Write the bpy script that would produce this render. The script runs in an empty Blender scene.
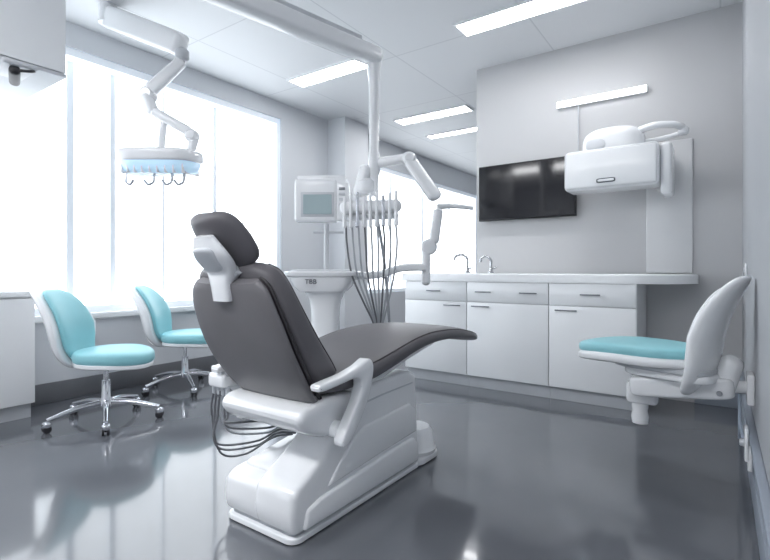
import bpy, bmesh, math, random
from mathutils import Vector, Matrix
random.seed(4)
C = bpy.context.scene.collection
V = Vector
PI = math.pi
HZ = 270.0
def P(px, py, d):
    t = (px-385)/479; s = (HZ-py)/479
    return V(((-.5736+.8192*t)*d, (.8192+.5736*t)*d, 1+s*d))
# ---------------------------------------------------------------- materials
def mat(name, col, rough=.5, metal=0, var=.04, scale=6, bump=0, bscale=60, coat=0, emit=0, ecol=None, spec=.5, rvar=0):
    m = bpy.data.materials.new(name); m.use_nodes = True
    nt = m.node_tree; b = nt.nodes['Principled BSDF']
    tc = nt.nodes.new('ShaderNodeTexCoord'); nz = nt.nodes.new('ShaderNodeTexNoise')
    nz.inputs['Scale'].default_value = scale; nz.inputs['Detail'].default_value = 4
    nt.links.new(tc.outputs['Object'], nz.inputs['Vector'])
    rp = nt.nodes.new('ShaderNodeValToRGB')
    a = [max(0, c*(1-var)) for c in col]; z = [min(1, c*(1+var)) for c in col]
    rp.color_ramp.elements[0].color = (*a, 1); rp.color_ramp.elements[1].color = (*z, 1)
    rp.color_ramp.elements[0].position = .3; rp.color_ramp.elements[1].position = .7
    nt.links.new(nz.outputs['Fac'], rp.inputs['Fac']); nt.links.new(rp.outputs['Color'], b.inputs['Base Color'])
    b.inputs['Roughness'].default_value = rough; b.inputs['Metallic'].default_value = metal
    b.inputs['Coat Weight'].default_value = coat; b.inputs['Coat Roughness'].default_value = .1
    b.inputs['Specular IOR Level'].default_value = spec
    if rvar:
        mr = nt.nodes.new('ShaderNodeMapRange'); mr.inputs['To Min'].default_value = rough-rvar; mr.inputs['To Max'].default_value = rough+rvar
        nt.links.new(nz.outputs['Fac'], mr.inputs['Value']); nt.links.new(mr.outputs['Result'], b.inputs['Roughness'])
    if bump:
        n2 = nt.nodes.new('ShaderNodeTexNoise'); n2.inputs['Scale'].default_value = bscale
        bp = nt.nodes.new('ShaderNodeBump'); bp.inputs['Strength'].default_value = bump; bp.inputs['Distance'].default_value = .002
        nt.links.new(tc.outputs['Object'], n2.inputs['Vector']); nt.links.new(n2.outputs['Fac'], bp.inputs['Height'])
        nt.links.new(bp.outputs['Normal'], b.inputs['Normal'])
    if emit:
        b.inputs['Emission Color'].default_value = (*(ecol or col), 1); b.inputs['Emission Strength'].default_value = emit
    return m
M = dict(
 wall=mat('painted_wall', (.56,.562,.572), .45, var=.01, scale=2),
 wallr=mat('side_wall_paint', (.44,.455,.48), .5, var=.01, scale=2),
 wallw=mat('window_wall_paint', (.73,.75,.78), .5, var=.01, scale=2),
 panel=mat('pale_wall_panel', (.72,.725,.735), .35, var=.01),
 base=mat('baseboard_grey', (.16,.165,.18), .4),
 baseb=mat('baseboard_bluegrey', (.32,.36,.42), .4),
 white=mat('white_enamel', (.90,.915,.93), .22, coat=.4, var=.01),
 shell=mat('white_plastic', (.88,.893,.91), .25, coat=.4, var=.01),
 greyp=mat('light_grey_plastic', (.57,.59,.62), .35),
 lam=mat('white_laminate', (.93,.945,.96), .25, var=.005),
 top=mat('white_quartz', (.93,.945,.96), .15, var=.01, scale=40),
 kick=mat('kick_board', (.55,.57,.60), .4),
 uph=mat('charcoal_upholstery', (.130,.124,.134), .45, var=.05, bump=.15, bscale=300),
 uph2=mat('grey_back_panel', (.175,.168,.178), .42, var=.04, bump=.12, bscale=300),
 pipe=mat('seam_piping', (.040,.036,.040), .5),
 teal=mat('teal_upholstery', (.28,.61,.67), .4, var=.03, bump=.1, bscale=250),
 chrome=mat('chrome', (.72,.73,.76), .12, metal=1, var=.02),
 satin=mat('satin_chrome', (.55,.56,.58), .25, metal=1, var=.02),
 steel=mat('brushed_steel', (.45,.46,.49), .3, metal=1),
 dark=mat('black_rubber', (.02,.02,.024), .5),
 hose=mat('grey_hose', (.13,.135,.15), .4),
 hosel=mat('pale_hose', (.36,.38,.41), .35),
 blueh=mat('blue_grey_hose', (.36,.42,.50), .4),
 handle=mat('handle_metal', (.22,.23,.25), .3, metal=.8),
 tv=mat('black_screen', (.008,.008,.011), .08, spec=.6),
 bez=mat('black_bezel', (.012,.012,.014), .3),
 scr=mat('monitor_screen', (.30,.38,.40), .2, emit=.12, ecol=(.5,.65,.70)),
 blue=mat('pale_blue_lens', (.55,.76,.92), .2, emit=.38, ecol=(.55,.78,1.0)),
 lamp=mat('lit_diffuser', (.95,.96,1.0), .5, emit=20, ecol=(.98,.985,1.0)),
 lampb=mat('lit_bar', (.95,.96,1.0), .5, emit=3, ecol=(.97,.98,1.0)),
 frame=mat('window_frame_white', (.80,.84,.89), .4, emit=.22, ecol=(.8,.9,1.0)),  # white frame and mullions; emission imitates daylight shining through from behind
 pane=mat('daylit_pane', (.85,.9,.95), .5, emit=2.6, ecol=(.93,.97,1.0)),
 ink=mat('printed_ink', (.08,.09,.11), .5),
)
# floor: smooth polished concrete with very broad soft clouds
def floor_mat():
    m = mat('polished_concrete', (.130,.138,.156), .12, var=.09, scale=1.1, spec=.6, coat=.3)
    m.node_tree.nodes['Principled BSDF'].inputs['Coat Roughness'].default_value = .04
    return m
M['floor'] = floor_mat()
def ceil_mat():
    m = mat('ceiling_tiles', (.72,.73,.75), .6)
    nt = m.node_tree; b = nt.nodes['Principled BSDF']
    tc = nt.nodes.new('ShaderNodeTexCoord'); br = nt.nodes.new('ShaderNodeTexBrick')
    br.offset = 0; br.inputs['Scale'].default_value = 1
    br.inputs['Brick Width'].default_value = 1.2; br.inputs['Row Height'].default_value = 1.2
    br.inputs['Mortar Size'].default_value = .006
    br.inputs['Color1'].default_value = (.745,.76,.78,1); br.inputs['Color2'].default_value = (.725,.74,.76,1)
    br.inputs['Mortar'].default_value = (.60,.615,.64,1)
    nt.links.new(tc.outputs['Object'], br.inputs['Vector']); nt.links.new(br.outputs['Color'], b.inputs['Base Color'])
    return m
M['ceil'] = ceil_mat()
# ---------------------------------------------------------------- geometry helpers
def NB(): return bmesh.new()
def merge(bm, tmp, mtx=None):
    if mtx is not None: bmesh.ops.transform(tmp, matrix=mtx, verts=tmp.verts)
    me = bpy.data.meshes.new('t'); tmp.to_mesh(me); tmp.free(); bm.from_mesh(me); bpy.data.meshes.remove(me)
def box(bm, x0,x1,y0,y1,z0,z1, bev=0, seg=3, mtx=None):
    t = bmesh.new(); bmesh.ops.create_cube(t, size=1)
    for v in t.verts:
        v.co = V((x0+(v.co.x+.5)*(x1-x0), y0+(v.co.y+.5)*(y1-y0), z0+(v.co.z+.5)*(z1-z0)))
    if bev: bmesh.ops.bevel(t, geom=list(t.edges), offset=bev, segments=seg, profile=.5, affect='EDGES')
    merge(bm, t, mtx)
def prism(bm, prof, x0, x1, bev=0, seg=3, mtx=None, taper=None):
    t = bmesh.new()
    a = [t.verts.new((x0, y, z)) for y, z in prof]; b = [t.verts.new((x1, y, z)) for y, z in prof]
    t.faces.new(a); t.faces.new(b[::-1])
    n = len(prof)
    for i in range(n): t.faces.new((a[i], b[i], b[(i+1)%n], a[(i+1)%n]))
    bmesh.ops.recalc_face_normals(t, faces=t.faces)
    if bev: bmesh.ops.bevel(t, geom=list(t.edges), offset=bev, segments=seg, profile=.5, affect='EDGES')
    merge(bm, t, mtx)
def slab(bm, pts, z0, z1, bev=0, seg=3):
    t = bmesh.new()
    lo = [t.verts.new((x, y, z0)) for x, y in pts]; hi = [t.verts.new((x, y, z1)) for x, y in pts]
    t.faces.new(lo[::-1]); f = t.faces.new(hi); n = len(pts)
    for i in range(n): t.faces.new((lo[i], lo[(i+1)%n], hi[(i+1)%n], hi[i]))
    bmesh.ops.recalc_face_normals(t, faces=t.faces)
    if bev: bmesh.ops.bevel(t, geom=list(f.edges), offset=bev, segments=seg, profile=.5, affect='EDGES')
    merge(bm, t)
def rrect(x0, x1, y0, y1, r, n=8):
    out = []
    for cx, cy, a0 in ((x1-r, y0+r, -PI/2), (x1-r, y1-r, 0), (x0+r, y1-r, PI/2), (x0+r, y0+r, PI)):
        for i in range(n+1):
            a = a0+PI/2*i/n; out.append((cx+r*math.cos(a), cy+r*math.sin(a)))
    return out
def ring(c, u, v, a, b, n=28, e=2.0):
    out = []
    for i in range(n):
        th = 2*PI*i/n; cs, sn = math.cos(th), math.sin(th)
        out.append(V(c)+u*(a*math.copysign(abs(cs)**(2/e), cs))+v*(b*math.copysign(abs(sn)**(2/e), sn)))
    return out
def loft(bm, rings, mtx=None):
    t = bmesh.new(); vs = [[t.verts.new(p) for p in r] for r in rings]; n = len(vs[0])
    for k in range(len(vs)-1):
        for i in range(n): t.faces.new((vs[k][i], vs[k][(i+1)%n], vs[k+1][(i+1)%n], vs[k+1][i]))
    t.faces.new(vs[0][::-1]); t.faces.new(vs[-1])
    merge(bm, t, mtx)
def smooth(pts, k=6):
    pts = [V(p) for p in pts]; out = []
    q = [pts[0]*2-pts[1]]+pts+[pts[-1]*2-pts[-2]]
    for i in range(1, len(q)-2):
        for j in range(k):
            s = j/k; a, b, c, d = q[i-1:i+3]
            out.append(.5*((2*b)+(c-a)*s+(2*a-5*b+4*c-d)*s*s+(3*b-a-3*c+d)*s**3))
    out.append(pts[-1]); return out
def tube(bm, pts, r, n=12, rb=None, e=2.0, up=None):
    pts = [V(p) for p in pts]; m = len(pts)
    if not hasattr(r, '__len__'): r = [r]*m
    elif len(r) != m:
        r = [r[0]+(r[-1]-r[0])*i/(m-1) for i in range(m)]
    rings = []; pu = None
    for i, p in enumerate(pts):
        d = (pts[min(i+1, m-1)]-pts[max(i-1, 0)]).normalized()
        if pu is None:
            ref = V(up) if up else (V((0,0,1)) if abs(d.z) < .9 else V((1,0,0)))
            u = d.cross(ref).normalized()
        else:
            u = (pu-d*pu.dot(d)).normalized()
        pu = u; w = u.cross(d).normalized()
        rings.append(ring(p, u, w, r[i], r[i]*(rb or 1), n, e))
    loft(bm, rings)
def capsule(bm, a, b, r, rb=1, n=20, e=2.3, r2=None, up=None):
    a = V(a); b = V(b); d = (b-a).normalized(); L = (b-a).length; r2 = r2 or r
    pts = []; rr = []
    for k in range(6):
        th = PI/2*k/6
        pts.append(a-d*r*.8*math.cos(th)); rr.append(max(.0005, r*math.sin(th)))
    pts.append(a); rr.append(r); pts.append(b); rr.append(r2)
    for k in range(5, -1, -1):
        th = PI/2*k/6
        pts.append(b+d*r2*.8*math.cos(th)); rr.append(max(.0005, r2*math.sin(th)))
    ref = V(up) if up else (V((0,0,1)) if abs(d.z) < .9 else V((0,1,0)))
    u = d.cross(ref).normalized(); w = u.cross(d).normalized()
    loft(bm, [ring(p, u, w, q, q*rb, n, e) for p, q in zip(pts, rr)])
def lathe(bm, prof, c=(0,0,0), n=32, mtx=None):
    c = V(c)
    loft(bm, [ring(c+V((0,0,z)), V((1,0,0)), V((0,1,0)), max(r,.0004), max(r,.0004), n) for r, z in prof], mtx)
def pad(bm, a, b, c, e1=.5, e2=.75, mtx=None, f=None, nu=40, nv=18):
    rings = []
    def p(x, e): return math.copysign(abs(x)**e, x)
    for j in range(nv+1):
        v = -PI/2+PI*j/nv; v = max(min(v, PI/2-.01), -PI/2+.01)
        rr = []
        for i in range(nu):
            u = 2*PI*i/nu
            q = V((a*p(math.cos(v), e1)*p(math.cos(u), e2), b*p(math.cos(v), e1)*p(math.sin(u), e2), c*p(math.sin(v), e1)))
            rr.append(f(q) if f else q)
        rings.append(rr)
    loft(bm, rings, mtx)
def disc(bm, c, axis, r, h, n=28, bev=.2):
    c = V(c); ax = V(axis).normalized()
    q = ax.to_track_quat('Z', 'Y').to_matrix().to_4x4(); q.translation = c
    e = h*bev
    lathe(bm, [(r-e, -h/2), (r, -h/2+e), (r, h/2-e), (r-e, h/2)], n=n, mtx=q)
def obj(name, bm, m, parent=None, loc=None, ang=38):
    bmesh.ops.recalc_face_normals(bm, faces=bm.faces)
    if loc is not None:
        bmesh.ops.translate(bm, vec=-V(loc), verts=bm.verts)
    me = bpy.data.meshes.new(name); bm.to_mesh(me); bm.free()
    me.materials.append(m)
    for p in me.polygons: p.use_smooth = True
    me.set_sharp_from_angle(angle=math.radians(ang))
    o = bpy.data.objects.new(name, me); C.objects.link(o)
    if parent: o.parent = parent
    elif loc is not None: o.location = loc
    return o
def tag(o, label, cat, group=None):
    o['label'] = label; o['category'] = cat
    if group: o['group'] = group
    return o
def thing(name, label, cat, loc=(0,0,0), rz=0, group=None):
    o = bpy.data.objects.new(name, None); C.objects.link(o); o.empty_display_size = .1
    o.location = loc; o.rotation_euler = (0,0,rz); return tag(o, label, cat, group)
def struct(name, bm, m, parent=None):
    o = obj(name, bm, m, parent)
    if not parent: o['kind'] = 'structure'
    return o
def dup(root, loc, rz, label):
    r = root.copy(); C.objects.link(r); r.location = loc; r.rotation_euler = (0,0,rz); r['label'] = label
    for ch in list(root.children):
        c = ch.copy(); C.objects.link(c); c.parent = r
        for g in ch.children:
            d = g.copy(); C.objects.link(d); d.parent = c
    return r
T = Matrix.Translation
def Rm(a, ax): return Matrix.Rotation(a, 4, ax)
# ---------------------------------------------------------------- room
XW, XR, YB, H = -4.15, .13, 4.30, 2.93
YN, YF = -2.6, 9.8
b = NB(); box(b, XW-.3, XR+.2, YN-.2, YF+.2, -.1, 0); struct('floor', b, M['floor'])
b = NB(); box(b, XW-.3, XR+.2, YN-.2, YF+.2, H, H+.1); struct('ceiling', b, M['ceil'])
SILL, WT, WT2 = .66, 2.74, 2.55
w1 = (-.9, 3.84); w2 = (5.35, 9.3)
b = NB()
box(b, XW-.3, XW, YN, YF, 0, SILL); box(b, XW-.3, XW, YN, YF, WT, H)
box(b, XW-.3, XW, YN, w1[0], SILL, WT); box(b, XW-.3, XW, w1[1], w2[0], SILL, WT); box(b, XW-.3, XW, w2[1], YF, SILL, WT); box(b, XW-.3, XW, w2[0], w2[1], WT2, WT)
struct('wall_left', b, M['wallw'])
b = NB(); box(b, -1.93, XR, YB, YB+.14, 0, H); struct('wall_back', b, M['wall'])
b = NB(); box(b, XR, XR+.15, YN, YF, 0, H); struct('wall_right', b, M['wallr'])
b = NB(); box(b, XW, XR, YF, YF+.15, 0, H); struct('wall_far', b, M['wallw'])
b = NB(); box(b, XW, XR, YN-.15, YN, 0, H); struct('wall_rear', b, M['wallw'])
b = NB(); box(b, XW, -3.865, 4.64, 5.12, 0, H); struct('wall_pillar', b, M['wallw'])
b = NB(); box(b, XW, XW+.018, YN, 4.64, 0, .15, .004, 2); struct('baseboard_left', b, M['base'])
b = NB(); box(b, XR-.018, XR, YN, YB, 0, .13, .004, 2); box(b, XR-.03, XR, YN, YB, .27, .30, .006, 2); struct('baseboard_right', b, M['baseb'])
b = NB(); box(b, -.16, XR-.018, YB-.018, YB, 0, .13, .004, 2); struct('baseboard_back', b, M['baseb'])
b = NB(); box(b, XW, XW+.06, w1[0]-.05, w1[1]+.06, SILL-.05, SILL, .008, 2); struct('trim_1', b, M['white'])
def window(n, y0, y1, muls, WT=WT):
    xg = XW-.16
    fr = NB()
    box(fr, xg, XW-.02, y0, y1, SILL, SILL+.05); box(fr, xg, XW-.02, y0, y1, WT-.06, WT)
    box(fr, xg, XW-.02, y0, y0+.05, SILL, WT); box(fr, xg, XW-.02, y1-.05, y1, SILL, WT)
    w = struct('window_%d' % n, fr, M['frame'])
    edges = [y0+.05]+[m[0] for m in muls]+[y1-.05]
    for y, wd in muls:
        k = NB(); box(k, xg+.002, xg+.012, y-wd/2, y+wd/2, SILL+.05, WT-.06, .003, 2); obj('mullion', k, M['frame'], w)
    for i in range(len(edges)-1):
        k = NB(); box(k, xg-.02, xg, edges[i], edges[i+1], SILL+.05, WT-.06); obj('pane', k, M['pane'], w)
    return w
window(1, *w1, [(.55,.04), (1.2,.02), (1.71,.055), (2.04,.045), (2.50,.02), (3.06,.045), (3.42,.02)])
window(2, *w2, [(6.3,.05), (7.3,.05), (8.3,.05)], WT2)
# ---------------------------------------------------------------- ceiling lights
def ceil_light(x0, x1, y0, y1, label):
    t = thing('ceiling_light', label, 'ceiling light', ((x0+x1)/2, (y0+y1)/2, H), 0, 'ceiling light panels')
    a, c = (x1-x0)/2, (y1-y0)/2
    f = NB()
    for s in (-1, 1):
        box(f, -a-.02, a+.02, s*(c+.01)-.01, s*(c+.01)+.01, -.016, 0); box(f, s*(a+.01)-.01, s*(a+.01)+.01, -c, c, -.016, 0)
    obj('frame', f, M['white'], t)
    d = NB(); box(d, -a, a, -c, c, -.010, 0); obj('diffuser', d, M['lamp'], t)
ceil_light(-1.70, -.45, 3.40, 3.60, 'long bright ceiling panel nearest the wall-mounted television')
ceil_light(-3.58, -2.66, 3.42, 3.62, 'bright ceiling panel above the jointed overhead beam and window corner')
ceil_light(-3.43, -2.45, 5.12, 5.32, 'far ceiling panel past the pillar, nearer of the pair beside the wall edge')
ceil_light(-3.45, -2.3, 5.98, 6.12, 'small farthest ceiling panel, partly hidden by the back wall edge')
ceil_light(-3.5, -2.1, -.9, -.40, 'added unseen fill panel behind the viewpoint on the window side')  # this and the next panel are added out of view for frontal fill
ceil_light(-1.7, -.3, -.9, -.40, 'added unseen fill panel behind the viewpoint on the right wall side')
# ---------------------------------------------------------------- base cabinets
YC = 3.75
def cabinet(x0, x1, label, nh, hside):
    t = thing('base_cabinet', label, 'cabinet', ((x0+x1)/2, YC, 0), 0, 'base cabinets under the long worktop')
    a = (x1-x0)/2
    k = NB(); box(k, -a, a, .02, YB-YC-.005, .10, .90); obj('body', k, M['lam'], t)
    k = NB(); box(k, -a, a, .05, .08, 0, .10); obj('kick_board', k, M['kick'], t)
    k = NB(); box(k, -a+.003, a-.003, 0, .02, .733, .897, .002, 2); dr = obj('drawer', k, M['lam'], t)
    for i in range(nh):
        cx = 0 if nh == 1 else (-a*.55 if i == 0 else a*.55)
        h = NB(); box(h, cx-.07, cx+.07, -.028, -.018, .812, .822, .003, 2)
        for s in (-1, 1): box(h, cx+s*.055-.004, cx+s*.055+.004, -.02, .001, .813, .821)
        obj('handle', h, M['handle'], dr)
    k = NB(); box(k, -a+.003, a-.003, 0, .02, .105, .727, .002, 2); do = obj('door', k, M['lam'], t)
    cx = hside*(a-.13)
    h = NB(); box(h, cx-.08, cx+.08, -.028, -.018, .690, .700, .003, 2)
    for s in (-1, 1): box(h, cx+s*.065-.004, cx+s*.065+.004, -.02, .001, .691, .699)
    obj('handle', h, M['handle'], do)
cabinet(-2.40, -1.776, 'white base cabinet at the left end of the worktop, below the arched tap', 1, 1)
cabinet(-1.774, -1.086, 'middle white base cabinet with two handles on its drawer', 2, -1)
cabinet(-1.084, -.48, 'white base cabinet at the right end, nearest the wall-hung seat', 1, -1)
ZT = .972
def worktop():
    t = thing('worktop', 'long white worktop with a rounded right end above the cabinets', 'countertop', (-1.3, 4.0, .90))
    k = bmesh.new()
    RR = .46
    pts = [(-2.43, YC-.005), (-.13-RR, YC-.005)]
    for i in range(1, 17):
        a = -PI/2+PI/2*i/16; pts.append((-.13-RR+RR*math.cos(a), YC-.005+RR+RR*math.sin(a)))
    pts += [(-.13, YB-.004), (-2.43, YB-.004)]
    slab(k, [(x+1.3, y-4.0) for x, y in pts], .001, .07, .012, 3)
    obj('slab', k, M['top'], t)
    k = NB(); pad(k, .19, .14, .001, .3, .4, T((-.72, .0, .0705))); obj('sink_rim', k, M['steel'], t)
worktop()
def tap(x, y, h, reach, label, cat='tap'):
    t = thing('tap', label, cat, (x, y, ZT))
    k = NB(); lathe(k, [(.026, .001), (.026, .012), (.016, .02), (.016, .045), (.012, .055)]); obj('tap_base', k, M['satin'], t)
    k = NB(); tube(k, smooth([(0,0,.05), (0,0,h*.75), (-.25*reach,-.05*reach,h*.96), (-.6*reach,-.1*reach,h), (-.95*reach,-.2*reach,h*.88), (-reach,-.2*reach,h*.68)]), .012); obj('spout', k, M['satin'], t)
    k = NB(); tube(k, [(.01,0,.035), (.05,.01,.055)], [.008,.006]); obj('lever', k, M['satin'], t)
tap(-1.91, 4.05, .170, .12, 'tall arched chrome tap on the left part of the worktop')
tap(-1.68, 4.05, .145, .09, 'shorter chrome tap beside the taller one, nearer the television')
# ---------------------------------------------------------------- TV
t = thing('television', 'black flat wall-mounted television above the worktop', 'television', (-1.436, YB, 1.715))
k = NB(); box(k, -.44, .44, -.075, -.035, -.257, .257, .006, 2); obj('casing', k, M['bez'], t)
k = NB(); box(k, -.43, .43, -.078, -.074, -.243, .247); obj('screen', k, M['tv'], t)
k = NB(); box(k, -.14, .14, -.04, -.001, -.1, .1); obj('wall_bracket', k, M['handle'], t)
# light bar on wall
t = thing('wall_light_bar', 'slim lit white light bar high on the back wall', 'wall light', (-.82, YB, 2.43))
k = NB(); box(k, -.35, .35, -.03, -.001, -.028, .028, .006, 2); obj('housing', k, M['white'], t)
k = NB(); box(k, -.345, .345, -.045, -.029, -.026, .026, .006, 2); obj('diffuser', k, M['lampb'], t)
k = NB(); tube(k, [(-.17,-.02,-.025), (-.17,-.02,-.45)], .006, 8); obj('drop_rod', k, M['greyp'], t)
# ---------------------------------------------------------------- imaging unit on the right of back wall
t = thing('imaging_unit', 'white wall-mounted imaging unit with wide rounded box and domed head', 'x-ray unit', (-.68, YB, 1.76))
k = NB(); box(k, -.325, .325, -.43, -.18, -.15, .16, .035, 5); bx_ = obj('front_box', k, M['shell'], t)
k = NB(); box(k, -.31, .31, -.434, -.42, -.135, .145, .012, 4); obj('front_cover', k, M['white'], bx_)
k = NB(); pad(k, .066, .004, .017, .4, .6, T((-.02, -.436, -.09))); hh = obj('grip', k, M['ink'], bx_)
k = NB(); pad(k, .056, .003, .009, .4, .6, T((-.02, -.4395, -.09))); obj('grip_inlay', k, M['white'], bx_)
k = NB(); box(k, -.06, .06, -.20, -.001, -.06, .06, .01); obj('wall_bracket', k, M['shell'], t)
k = NB(); pad(k, .22, .15, .13, .7, .8, T((.0, -.24, .21))); dm = obj('domed_head', k, M['shell'], t)
k = NB(); pad(k, .07, .012, .045, .5, .7, T((-.10, -.385, .20)) @ Rm(-.25, 'X')); obj('side_cap', k, M['greyp'], dm)
k = NB(); tube(k, smooth([(.10,-.28,.25), (.26,-.30,.295), (.40,-.28,.29), (.46,-.22,.27)]), [.028,.024], 14); tube(k, smooth([(.10,-.26,.19),(.30,-.2,.215),(.46,-.2,.24)]), [.022,.018], 12); disc(k, (.46,-.21,.25), (0,0,1), .035, .06); obj('arm', k, M['shell'], t)
k = NB(); box(k, .325, .40, -.36, -.10, -.215, .155, .025, 4); obj('side_housing', k, M['shell'], t)
k = NB(); prism(k, [(-.02,-.785), (-.02,.235), (-.001,.235), (-.001,-.785)], .20, .51, .008); box(k, .28, .39, -.11, -.015, -.15, .12, .01); obj('back_panel', k, M['panel'], t)
# ---------------------------------------------------------------- left cabinets
t = thing('side_cabinet', 'low white cabinet under the window at the left edge', 'cabinet', (-3.8, .8, 0))
k = NB(); box(k, -.33, -.02, -.6, .50, .1, .82); obj('body', k, M['lam'], t)
k = NB(); box(k, -.33, -.05, -.6, .49, 0, .1); obj('kick_board', k, M['kick'], t)
k = NB(); box(k, -.34, .015, -.62, .515, .82, .86, .006, 2); obj('top_slab', k, M['top'], t)
for y0, y1 in ((-.6,-.05), (-.045,.5)):
    k = NB(); box(k, -.02, 0, y0+.003, y1-.003, .105, .81, .002, 2); d_ = obj('door', k, M['lam'], t)
    h = NB(); box(h, .018, .028, y0+.08, y0+.24, .74, .75, .003, 2)
    for yy in (y0+.1, y0+.22): box(h, -.001, .02, yy-.004, yy+.004, .741, .749)
    obj('handle', h, M['handle'], d_)
t = thing('hanging_cabinet', 'white cabinet hung from the ceiling in the upper left corner', 'cabinet', (-3.1, 1.21, 2.11))
k = NB(); box(k, -1.045, -.02, -1.3, 0, .02, H-2.11); obj('body', k, M['lam'], t)
k = NB(); box(k, -1.045, 0, -1.3, .004, 0, .022, .004, 2); obj('bottom_panel', k, M['kick'], t)
for y0, y1 in ((-1.3,-.655), (-.65,0)):
    k = NB(); box(k, -.02, 0, y0+.003, y1, .026, H-2.115, .002, 2); obj('door', k, M['lam'], t)
c0 = P(15, 72, 2.62); c0.z = 2.11
t = thing('under_cabinet_lamp', 'small black and white lamp clipped beneath the upper left cabinet', 'lamp', c0)
k = NB(); box(k, -.12, .12, -.09, .07, -.03, -.001, .01); obj('mount', k, M['greyp'], t)
k = NB(); capsule(k, (-.07, .02, -.055), (.09, -.03, -.05), .026); obj('lamp_head', k, M['dark'], t)
k = NB(); tube(k, smooth([(.09,-.03,-.05), (.13,.03,-.045), (.09,.06,-.025)]), .008); obj('bent_arm', k, M['dark'], t)
# ---------------------------------------------------------------- swivel stools
def stool(label, loc, rz, legrot, br=.33, sc=1):
    t = thing('swivel_stool', label, 'stool', loc, rz, 'teal swivel stools by the windows')
    for i in range(5):
        a = legrot+2*PI*i/5; c, s = math.cos(a), math.sin(a)
        k = NB(); tube(k, smooth([(c*.02, s*.02, .125), (c*br*.5, s*br*.5, .115), (c*br, s*br, .075)]), [.022,.014], 10); lg = obj('leg', k, M['chrome'], t)
        k = NB(); tx, ty = c*br, s*br
        disc(k, (tx+s*.014, ty-c*.014, .024), (-s, c, 0), .024, .014); disc(k, (tx-s*.014, ty+c*.014, .024), (-s, c, 0), .024, .014)
        tube(k, [(tx, ty, .02), (tx, ty, .05)], .007, 8); cs_ = obj('caster', k, M['dark'], lg)
        k = NB(); pad(k, .026, .026, .020, .6, 1, T((tx,ty,.050))); obj('caster_hood', k, M['chrome'], lg)
    k = NB(); lathe(k, [(.03,.095), (.042,.105), (.042,.14), (.028,.16), (.026,.27), (.016,.272), (.016,.40)], n=24); obj('gas_lift', k, M['chrome'], t)
    k = NB(); box(k, -.10, .10, -.07, .07, .365, .39, .008); tube(k, [(.02,.05,.375), (.06,.17,.37)], .007, 8); obj('tilt_mechanism', k, M['steel'], t)
    def fs(q):
        q = q.copy(); q.z += -.025*max(0, q.x/.24)**2; return q
    k = NB(); pad(k, .235, .225, .026, .5, .95, T((.06,0,.396)), fs); obj('seat_shell', k, M['shell'], t)
    k = NB(); pad(k, .240, .23, .050, .5, .95, T((.06,0,.440)), fs); obj('seat', k, M['teal'], t)
    k = NB(); tube(k, smooth([(-.06,0,.375), (-.20,0,.365), (-.29,0,.40), (-.325,0,.55)]), .028, 12, rb=.6); obj('back_bracket', k, M['shell'], t)
    def fb(q):
        q = q.copy(); w = 1-.16*max(0, q.z/.27)-.18*max(0, -q.z/.27); q.y *= w
        q.x += 1.7*q.y*q.y-.16*(q.z/.27+.35)**2*.5*(1 if q.z > -.0945 else -1.8); return q
    mb = T((-.245,0,.635)) @ Rm(-.12, 'Y')
    k = NB(); pad(k, .055, .208, .285, .65, .88, mb @ T((-.042,0,0)), fb, nu=40, nv=24); bk = obj('back_shell', k, M['shell'], t)
    k = NB(); pad(k, .038, .160, .245, .55, .88, mb @ T((.014,0,.004)), fb, nu=40, nv=24); obj('back_pad', k, M['teal'], bk)
    return t
s1 = P(106, 410, 3.18); s1.z = 0
s2 = P(185, 387, 4.05); s2.z = 0
st = stool('teal swivel stool with chrome star base nearest the low side cabinet', s1, .55, .27)
dup(st, s2, .62, 'farther teal swivel stool close to the windows, behind the headrest side')
# ---------------------------------------------------------------- wall-hung seat (right)
ws = P(640, 423, 2.5); ws.z = 0
t = thing('wall_hung_seat', 'teal seat with tall white shell back, bracketed to the right wall', 'seat', ws, PI)
RS = Rm(-.30, 'Z')
def f1(q):
    q = q.copy(); q.z += -.025*max(0, q.x/.3)**2; return q
k = NB(); pad(k, .300, .20, .036, .5, .85, RS @ T((.01,0,.600)), f1); obj('seat', k, M['teal'], t)
k = NB(); pad(k, .308, .207, .034, .5, .85, RS @ T((.005,0,.558)), f1); obj('seat_shell', k, M['shell'], t)
k = NB(); pad(k, .22, .14, .018, .4, .5, RS @ T((-.12,0,.522))); obj('slide_plate', k, M['greyp'], t)
k = NB(); pad(k, .20, .12, .026, .4, .5, RS @ T((-.15,0,.492))); obj('seat_bracket', k, M['shell'], t)
k = NB(); pad(k, .22, .09, .052, .3, .35, T((-.18,.03,.430)) @ Rm(.10,'Y')); capsule(k, (-.35,.04,.435), (-.385,.03,.56), .050); obj('arm_housing', k, M['shell'], t)
k = NB(); lathe(k, [(.026,.20), (.038,.205), (.042,.24), (.036,.27), (.040,.29), (.040,.45)], (0,0,0)); box(k, -.085, .06, -.05, .05, .31, .42, .02); obj('support_column', k, M['shell'], t)
def f2(q):
    q = q.copy(); u = q.z/.30
    q.y *= 1-.26*max(0, u)-.14*max(0, -u)
    q.x += 1.0*q.y*q.y-.078*(u+.2)**2*(1 if u > -.2 else -1.4); return q
mb = RS @ T((-.325,.0,.690)) @ Rm(-.09, 'Y')
k = NB(); pad(k, .036, .178, .295, .6, .8, mb, f2, nv=26); bk = obj('back_shell', k, M['white'], t)
k = NB(); pad(k, .018, .140, .24, .55, .8, mb @ T((.034,0,.0)), f2, nv=26); obj('back_pad', k, M['shell'], bk)
k = NB(); xw = -(XR-ws.x)
box(k, xw+.001, xw+.03, -.07, .07, .38, .52, .008); capsule(k, (-.36,.03,.45), (xw+.035,0,.45), .030); obj('wall_bracket', k, M['shell'], t)
k = NB(); disc(k, (-.34, .118, .43), (0,1,0), .012, .015); obj('bolt', k, M['steel'], t)
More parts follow.
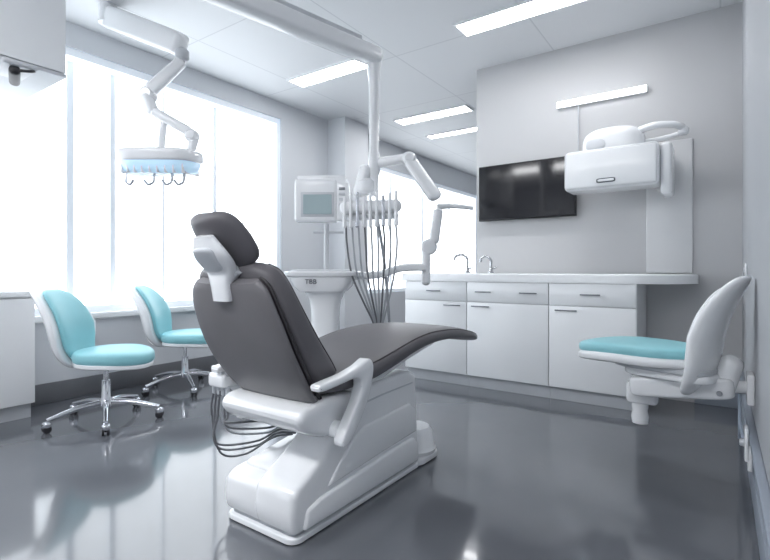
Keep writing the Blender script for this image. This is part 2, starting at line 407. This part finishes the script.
# wall items right
t = thing('hose_outlet', 'small white outlet box with blue-grey hose low on right wall', 'outlet', (XR, 2.6, .25))
k = NB(); box(k, -.045, -.031, -.045, .045, -.07, .07, .006); box(k, -.035, -.0185, -.04, .04, -.11, -.0, .004); obj('box', k, M['white'], t)
k = NB(); tube(k, smooth([(-.05,0,.02), (-.060,.03,.09), (-.05,.25,.16), (-.045,.6,.18), (-.042,.8,.10), (-.040,.9,.0), (-.040,.9,-.24)]), .006, 10); obj('hose', k, M['blueh'], t)
k = NB(); disc(k, (-.052,0,.0), (1,0,0), .016, .02); obj('connector', k, M['greyp'], t)
t = thing('wall_socket', 'white double socket plate on the right wall above the seat back', 'socket', (XR, 3.6, 1.0))
k = NB(); box(k, -.012, -.0005, -.06, .06, -.04, .04, .004); obj('plate', k, M['white'], t)
for s in (-1, 1):
    k = NB(); box(k, -.015, -.011, s*.028-.012, s*.028+.012, -.015, .015, .002, 1)
    obj('rocker', k, M['greyp'], t)
# ---------------------------------------------------------------- patient chair
R0 = V((-1.45, 1.75, 0))
t = thing('dental_chair', 'reclined charcoal grey dental chair on a white sculpted base', 'dental chair', R0)
k = NB(); slab(k, rrect(-.195, .200, -.535, .36, .045), .006, .026, .006, 3); fp_ = obj('floor_plate', k, M['shell'], t)
k = NB(); slab(k, rrect(-.180, .182, -.515, .345, .03), .025, .036); obj('shadow_gap', k, M['hosel'], fp_)
k = NB(); prism(k, [(-.525,.034), (-.540,.09), (-.532,.170), (-.495,.192), (-.10,.240), (.28,.25), (.33,.18), (.335,.034)], -.198, .10, .022, 4); bc_ = obj('base_cover', k, M['shell'], t)
k = NB(); prism(k, [(-.45,.188), (-.455,.208), (-.43,.218), (-.10,.264), (.25,.26), (.25,.20), (-.1,.20)], -.165, -.02, .010, 3); obj('raised_lid', k, M['white'], bc_)
k = NB(); prism(k, [(-.528,.034), (-.545,.10), (-.536,.185), (-.495,.215), (-.36,.290), (-.295,.345), (-.262,.44), (-.215,.49), (-.14,.505), (.24,.51), (.31,.48), (.325,.30), (.335,.12), (.33,.034)], -.01, .200, .024, 4); lh = obj('lift_housing', k, M['shell'], t)
k = NB(); prism(k, [(-.49,.045), (-.47,.115), (-.40,.135), (-.20,.150), (.0,.165), (.27,.175), (.312,.14), (.315,.045)], .15, .214, .012, 3); obj('lower_side_cover', k, M['shell'], lh)
k = NB(); prism(k, [(-.36,.155), (-.28,.235), (-.20,.30), (-.12,.335), (.24,.35), (.30,.31), (.305,.195), (.0,.180)], .15, .209, .012, 3); obj('upper_side_cover', k, M['shell'], lh)
k = NB(); prism(k, [(-.205,.40), (-.17,.425), (.02,.435), (.27,.44), (.27,.447), (.01,.442), (-.18,.433), (-.212,.406)], .195, .2025); obj('seam_line', k, M['greyp'], lh)
k = NB(); slab(k, rrect(-.15, .21, .30, .565, .08), .008, .040, .012, 3); lathe(k, [(.112,.040), (.118,.06), (.108,.075), (.100,.150), (.082,.170), (.02,.175)], (.105,.440,0)); obj('rear_foot', k, M['shell'], t)
for x, y in ((-.15,-.45), (.16,-.48), (.12,.50)):
    k = NB(); lathe(k, [(.022,0), (.024,.004), (.024,.010)], (x, y, 0), 16); obj('floor_pad', k, M['dark'], t)
# seat
secs = [(-.42,.55,.17,.045), (-.40,.555,.21,.075), (-.30,.558,.245,.11), (-.12,.575,.262,.12), (.06,.608,.265,.12), (.22,.638,.262,.11), (.38,.653,.256,.098), (.56,.652,.25,.086), (.75,.636,.238,.078), (.95,.604,.212,.070), (1.08,.576,.185,.060), (1.15,.560,.14,.044), (1.18,.555,.07,.020)]
def interp(secs, k=4):
    pts = smooth([V((a, b_, c)) for a, b_, c, d in secs], k); th = smooth([V((d,0,0)) for a, b_, c, d in secs], k)
    return [(p.x, p.y, p.z, q.x) for p, q in zip(pts, th)]
def sex(u, e): return (1-abs(u)**e)**(1/e)
k = NB(); loft(k, [ring((0, y, z), V((1,0,0)), V((0,0,1)), max(w,.01), max(th/2,.005), 40, 3.2) for y, z, w, th in interp(secs)])
se = obj('seat', k, M['uph'], t)
for s in (-1, 1):
    k = NB(); tube(k, smooth([(s*(w*sex(.56,3.2)), y, z+th*.28) for y, z, w, th in secs[2:-2]], 4), .0035, 8)
    obj('piping', k, M['pipe'], se)
k = NB(); loft(k, [ring((0, y, z), V((1,0,0)), V((0,0,1)), w, th/2, 32, 3) for y, z, w, th in interp([(-.32,.48,.12,.04), (-.22,.49,.17,.07), (0,.520,.19,.09), (.25,.568,.18,.07), (.50,.598,.17,.035), (.62,.595,.13,.02)])])
obj('seat_frame', k, M['shell'], t)
# backrest
B0 = V((0,-.365,.535)); B1 = V((0,-.650,.960)); du = (B1-B0).normalized(); L = (B1-B0).length
nn = V((0, du.z, -du.y)); # front normal (+y,+z)
bs = [(-.045,.15,.05), (-.03,.182,.11), (.0,.205,.150), (.08,.226,.160), (.22,.244,.142), (.36,.243,.120), (.46,.228,.105), (.515,.208,.088), (.545,.175,.066), (.558,.125,.04)]
def backcurve(s): return nn*(-.030*math.sin(max(0, min(1, s/L))*PI)+.036)
BE = 4.0
bi = smooth([V(q) for q in bs], 4)
k = NB(); loft(k, [ring(B0+du*q.x+backcurve(q.x), V((1,0,0)), nn, max(q.y,.01), max(q.z/2,.005), 60, BE) for q in bi])
bk = obj('backrest', k, M['uph'], t)
for s in (-1, 1):
    k = NB(); tube(k, smooth([B0+du*a+backcurve(a)+V((s*w*sex(.70,BE), 0, 0))+nn*(th*.5*.70) for a, w, th in bs[1:-1]], 4), .004, 8)
    obj('piping', k, M['pipe'], bk)
def rl(q): return B0+du*(q.x-.018)+backcurve(q.x)-nn*(q.z*.5+.020)
rp_ = smooth([V(q) for q in bs[1:-1]], 4)
k = NB(); loft(k, [ring(rl(q), V((1,0,0)), nn, q.y*.985, .024, 44, 3.0) for q in rp_])
obj('rear_panel', k, M['uph2'], bk)
for s in (-1, 1):
    k = NB(); tube(k, [rl(q)+V((s*q.y*.945, 0, 0))+nn*.025 for q in rp_], .007, 8); obj('piping', k, M['pipe'], bk)
k = NB(); prism(k, [(-.50,.50), (-.54,.475), (-.535,.44), (-.50,.405), (-.40,.365), (-.25,.35), (-.15,.39), (-.14,.47), (-.24,.51), (-.38,.51)], -.225, .232, .026, 5); obj('back_bracket', k, M['shell'], t)
# headrest
hc = V((.0,-.695,1.100)); hdir = V((0,-.62,.7846)); hn = V((0,.7846,.62))
def frame(c, zdir, ydir):
    x = ydir.cross(zdir).normalized(); m = Matrix.Identity(4)
    for i, v in enumerate((x, ydir, zdir)):
        for r in range(3): m[r][i] = v[r]
    m.translation = c; return m
def fh(q):
    q = q.copy(); q.y += 1.4*q.x*q.x; q.x *= 1-.15*max(0, q.z/.1); return q
k = NB(); pad(k, .132, .036, .112, .5, .7, frame(hc, hdir, hn), fh); hp = obj('headrest_pad', k, M['uph'], t)
s0 = B1+V((0,-.035,-.07)); pth = smooth([hc-hn*.045+hdir*.055, hc-hn*.060-hdir*.01, hc-hn*.058-hdir*.075, s0+V((0,-.005,.065)), s0], 6)
ws_ = smooth([V((.052,.013,0)), V((.086,.022,0)), V((.074,.026,0)), V((.052,.022,0)), V((.045,.016,0))], 6)
k = NB()
rings_ = []
for i, p in enumerate(pth):
    dd_ = (pth[min(i+1, len(pth)-1)]-pth[max(i-1, 0)]).normalized(); w_ = V((1,0,0)).cross(dd_).normalized()
    rings_.append(ring(p, V((1,0,0)), w_, ws_[i].x, ws_[i].y, 32, 3.2))
loft(k, rings_); pl_ = obj('headrest_bracket', k, M['shell'], t)
k = NB(); pad(k, .055, .012, .048, .45, .7, frame(hc-hn*.080-hdir*.02, hdir, hn)); obj('hinge_cover', k, M['greyp'], pl_)
k = NB(); pv = hc-hn*.050-hdir*.100; disc(k, pv, (1,0,0), .028, .16); disc(k, pv, (1,0,0), .016, .18); obj('pivot_knob', k, M['greyp'], t)
# armrests : one moulded L shape each
ap = smooth([V((0,y,z)) for y, z in ((-.235,.650), (-.208,.640), (-.196,.600), (-.220,.510), (-.275,.425), (-.345,.350), (-.382,.342), (-.392,.368), (-.352,.425), (-.298,.500), (-.275,.555), (-.300,.584), (-.42,.575), (-.50,.570), (-.518,.584), (-.50,.598), (-.38,.610), (-.29,.628))], 3)
for s in (-1, 1):
    x = s*.285
    k = NB(); prism(k, [(p.y, p.z) for p in ap], x-.025, x+.025, .010, 3)
    disc(k, (x-s*.05,-.345,.388), (1,0,0), .035, .08)
    obj('armrest', k, M['shell'], t)
# assistant holder w/ hoses
k = NB(); box(k, -.36, -.25, -.50, -.38, .50, .56, .015); tube(k, smooth([(-.30,-.42,.50), (-.26,-.36,.44), (-.18,-.30,.43)]), .018, 12); ah = obj('instrument_holder', k, M['shell'], t)
for i in range(4):
    k = NB(); capsule(k, (-.35+i*.03,-.47,.47), (-.35+i*.03,-.475,.58), .009); obj('suction_tip', k, M['greyp'], ah)
for i in range(6):
    x = -.355+i*.022
    k = NB(); tube(k, smooth([(x,-.47,.48), (x-.015,-.47,.38), (x+.006*i,-.44-.03*(i%3),.20+.034*i), (x+.07+.014*i,-.36+.03*(i%2),.18+.036*i), (-.17,-.30+.02*i,.26+.012*i), (-.13,-.22+.02*i,.26)], 8), .0048, 8); obj('suction_hose', k, M['hosel' if i == 3 else 'hose'], t)
# ---------------------------------------------------------------- delivery cart (local x=camera right, y=away)
c0 = P(325, 300, 3.08); c0.z = 0
A35 = math.radians(35)
t = thing('delivery_cart', 'white delivery cart with small monitor on a slim post behind the chair', 'medical cart', c0, A35)
def W(px, py, dd=0):
    d = 3.08+dd; return V(((px-325)/479*d, dd, 1+(HZ-py)/479*d))
k = NB(); pad(k, .17, .17, .045, .3, .5, T((0,.06,.075))); cb = obj('base', k, M['shell'], t)
for x in (-.12,.12):
    for y in (-.05,.17):
        k = NB(); disc(k, (x,y,.027), (1,0,0), .027, .025); obj('caster', k, M['dark'], cb)
k = NB(); loft(k, [ring((0,.03,z), V((1,0,0)), V((0,1,0)), a, c, 28, 3) for z, a, c in ((.10,.09,.08),(.4,.085,.075),(.75,.092,.075),(.80,.10,.09),(.865,.13,.12))]); obj('column', k, M['shell'], t)
k = NB(); loft(k, [ring((-.01,.03,z), V((1,0,0)), V((0,1,0)), a, c, 44, 5) for z, a, c in ((.86,.10,.10),(.865,.15,.14),(.90,.185,.16),(.955,.21,.17),(.965,.235,.185),(.985,.24,.19),(.992,.23,.185))]); hd = obj('work_head', k, M['shell'], t)
k = NB(); pad(k, .20, .15, .008, .4, .35, T((-.01,.03,.996))); obj('tray_mat', k, M['greyp'], hd)
cu = bpy.data.curves.new('lettering', 'FONT'); cu.body = 'TBB'; cu.size = .042; cu.extrude = .001; cu.align_x = 'CENTER'; cu.align_y = 'CENTER'
tmp = bpy.data.objects.new('tmp', cu); C.objects.link(tmp)
dg = bpy.context.evaluated_depsgraph_get(); me = bpy.data.meshes.new_from_object(tmp.evaluated_get(dg)); bpy.data.objects.remove(tmp)
me.name = 'lettering'; me.materials.clear(); me.materials.append(M['ink'])
lt = bpy.data.objects.new('lettering', me); C.objects.link(lt); lt.parent = hd; lt.location = (-.07, -.142, .927); lt.rotation_euler = (PI/2-.18, 0, 0)
k = NB(); tube(k, [(0,.08,.99), (0,.08,1.30)], .017, 14); tube(k, [W(312,232,.08), W(342,232,.08)], .010, 10); obj('monitor_post', k, M['greyp'], t)
k = NB(); mm = W(320, 201, .06); box(k, mm.x-.17, mm.x+.11, .02, .12, mm.z-.14, mm.z+.14, .022, 4); box(k, mm.x-.155, mm.x+.165, .03, .11, mm.z+.10, mm.z+.165, .015, 3); mo = obj('monitor', k, M['shell'], t)
k = NB(); box(k, mm.x+.10, mm.x+.185, .025, .11, mm.z-.13, mm.z+.12, .015, 3); cp = obj('control_panel', k, M['shell'], t)
k = NB(); sc = W(317, 204, .0); box(k, sc.x-.108, sc.x+.108, .016, .024, sc.z-.080, sc.z+.080, .004, 2); obj('bezel', k, M['greyp'], mo)
k = NB(); box(k, sc.x-.092, sc.x+.092, .012, .0165, sc.z-.064, sc.z+.064, .002, 1); obj('screen', k, M['scr'], mo)
for i in range(4):
    k = NB(); z = mm.z+.075-i*.035; box(k, mm.x+.120, mm.x+.160, .018, .028, z-.009, z+.009, .003, 2); obj('button', k, M['greyp' if i else 'handle'], cp)
# swing arm + post
k = NB(); tube(k, smooth([(.18,.03,.962), (.35,.05,.972), W(400,268,.05), W(424,267,.05)]), .050, 16, rb=.50, e=4); sa = obj('swing_arm', k, M['white'], t)
k = NB(); a = W(425,282,.05); b2 = W(425,252,.05); capsule(k, a, b2, .028); disc(k, W(428,247,.05), (0,1,0), .052, .06); capsule(k, W(433,240,.05), W(437,212,.05), .034, r2=.032); tube(k, smooth([W(436,207,.05), W(452,206,.05), W(472,208,.05)]), [.020,.014], 10); obj('jointed_post', k, M['white'], sa)
# ---------------------------------------------------------------- overhead beam with pole, lamp and instrument rack
pp = P(374, 120, 3.05); px_, py_ = pp.x, pp.y
t = thing('overhead_arm', 'white ceiling-mounted beam with drop pole, lamp and hanging instrument rack', 'dental arm', (px_-.25, py_-1.25, H))
o0 = V((px_-.25, py_-1.25, H))
def L_(p): return V(p)-o0
k = NB(); zb = 2.36
e0 = V((px_-.25, py_-1.25, zb)); e1 = V((px_, py_, zb))
dv = (e1-e0).normalized()
capsule(k, L_(e0), L_(e1), .062, .85, e=4); beam = obj('beam', k, M['shell'], t)
k = NB(); tube(k, [L_(e0+V((0,0,.03))), L_((e0.x, e0.y, H-.03))], .04, 20); disc(k, (0,0,-.02), (0,0,1), .11, .04); obj('ceiling_mount', k, M['shell'], t)
k = NB(); capsule(k, L_(e0+V((0,0,.075))), L_(e1+V((0,0,.075))-dv*.12), .02, .8, e=4); obj('cable_rail', k, M['greyp'], t)
k = NB(); lathe(k, [(.045,1.0*0+zb-.02-o0.z), (.040,zb-.12-o0.z), (.032,zb-.16-o0.z), (.031,1.75-o0.z), (.038,1.74-o0.z), (.038,1.62-o0.z), (.030,1.60-o0.z), (.026,1.47-o0.z)], (px_-o0.x, py_-o0.y, 0), 28); obj('drop_pole', k, M['shell'], t)
k = NB(); disc(k, L_(P(366,187,3.05)), (0,0,1), .06, .10); capsule(k, L_(P(359,192,3.05)), L_(P(366,170,3.05)), .04); capsule(k, L_(P(379,163,3.05)), L_(P(405,158,2.98)), .032, r2=.028); disc(k, L_(P(409,159,2.97)), (.57,-.82,0), .042, .08); obj('elbow_joint', k, M['shell'], t)
k = NB(); a = L_(P(412,163,2.95)); b2 = L_(P(434,194,2.9)); capsule(k, a, b2, .050, .40, e=3, up=(.4,-.4,.7)); lh = obj('lamp_head', k, M['white'], t)
k = NB(); capsule(k, a+V((-.010,.0,-.016)), b2+V((-.010,.0,-.016)), .038, .28, e=3, up=(.4,-.4,.7)); obj('lens', k, M['greyp'], lh)
# rack
ra = L_(P(345, 208, 2.97)); rb_ = L_(P(396, 206, 2.97))
k = NB(); capsule(k, ra, rb_, .044, .9, e=3.5); ro = V((0,0,-.060)); capsule(k, ra+ro+V((.01,.01,0)), rb_+ro, .020); rk = obj('instrument_rack', k, M['shell'], t)
NH = 9
for i in range(NH):
    f = i/(NH-1); p0 = ra.lerp(rb_, f)+V((.022,-.032,0))
    k = NB(); capsule(k, p0+V((0,0,-.12)), p0+V((0,0,.06+.012*(i % 3))), .0125, r2=.009, n=12); obj('handpiece', k, M['chrome' if i in (2,6) else 'white'], rk)
for i in range(NH):
    f = i/(NH-1)
    top = P(346+50*f, 226, 2.95)
    mids = [P(347+50*f, 245, 2.95), P(352+42*f, 275, 2.95), P(364+24*f, 303, 2.98), P(373+10*f, 322, 3.02)]
    k = NB(); tube(k, smooth([L_(p) for p in [top]+mids+[P(375+4*f, 336, 3.05)]], 6), .0062, 8); obj('hose', k, M['hose' if i % 3 == 0 else 'hosel'], rk)
k = NB(); capsule(k, L_(P(377,334,3.05)), L_(P(377,342,3.05)), .03); tube(k, smooth([L_(p) for p in (P(379,340,3.05), P(388,345,3.10), P(389,320,3.12), P(384,260,3.12), P(375,205,3.08))], 6), .010, 10); obj('hose_coupling', k, M['hosel'], rk)
# ---------------------------------------------------------------- left ceiling light
o0 = P(108, 10, 3.5); o0.z = H
t = thing('examination_light', 'white jointed ceiling arm carrying a pale blue round lamp before the windows', 'medical lamp', o0)
k = NB(); tube(k, [L_((o0.x,o0.y,H-.001)), L_((o0.x,o0.y,2.80))], .06, 24); obj('ceiling_mount', k, M['shell'], t)
k = NB(); capsule(k, L_(P(113,19,3.5)), L_(P(179,44,3.2)), .066, 1.25, e=5, r2=.058); obj('upper_arm', k, M['shell'], t)
k = NB(); disc(k, L_(P(182,55,3.2)), (0,0,1), .046, .08); obj('joint', k, M['greyp'], t)
k = NB(); capsule(k, L_(P(180,63,3.2)), L_(P(152,89,3.16)), .037, e=3.5, r2=.042); disc(k, L_(P(148,95,3.16)), (.57,-.82,0), .052, .09); capsule(k, L_(P(147,98,3.14)), L_(P(152,110,3.14)), .036, e=3); obj('middle_arm', k, M['shell'], t)
k = NB(); capsule(k, L_(P(156,113,3.12)), L_(P(188,131,3.12)), .032, e=3.5); disc(k, L_(P(192,136,3.12)), (.57,-.82,0), .042, .075); capsule(k, L_(P(194,140,3.12)), L_(P(190,154,3.12)), .027); capsule(k, L_(P(164,120,3.12)), L_(P(161,148,3.12)), .021); obj('lower_arm', k, M['shell'], t)
hc = L_(P(161,158,3.1))
qh = T(hc) @ Rm(A35, 'Z') @ Rm(.10, 'X') @ Matrix.Scale(.94, 4)
k = NB(); pad(k, .265, .20, .048, .35, .65, qh @ T((0,0,.005))); lh = obj('lamp_head', k, M['shell'], t)
k = NB(); loft(k, [ring((0,0,z), V((1,0,0)), V((0,1,0)), a, c, 40, 3.2) for z, a, c in ((-.02,.250,.190),(-.05,.245,.185),(-.095,.225,.17),(-.112,.20,.15))], qh); obj('lens', k, M['blue'], lh)
for i in range(9):
    x = -.20+i*.05; w = .178*(max(.1, 1-abs(x/.245)**3.2))**.3
    k = NB(); box(k, x-.006, x+.006, -w, w, -.116, -.045, .004, 2, qh); obj('rib', k, M['shell'], lh)
for i, x in enumerate((-.19, .0, .12, .20)):
    s = -1 if i < 1 else 1
    k = NB(); tube(k, smooth([V((x,-.10,-.09)), V((x,-.11,-.14)), V((x-s*.005,-.12,-.175)), V((x-s*.035,-.13,-.190)), V((x-s*.06,-.13,-.16))], 4), .008, 8)
    bmesh.ops.transform(k, matrix=qh, verts=k.verts); obj('hook', k, M['steel'], lh)
# ---------------------------------------------------------------- camera and world
cam = bpy.data.cameras.new('camera'); co = bpy.data.objects.new('camera', cam); C.objects.link(co)
co.location = (0,0,1.0); co.rotation_euler = (PI/2, 0, A35)
cam.sensor_width = 36; cam.lens = 479/770*36; cam.shift_y = -(280-HZ)/770; cam.clip_start = .02
bpy.context.scene.camera = co
w = bpy.data.worlds.new('world'); w.use_nodes = True; bpy.context.scene.world = w
w.node_tree.nodes['Background'].inputs['Color'].default_value = (.85,.92,1,1); w.node_tree.nodes['Background'].inputs['Strength'].default_value = 1
bpy.context.scene.view_settings.view_transform = 'Standard'
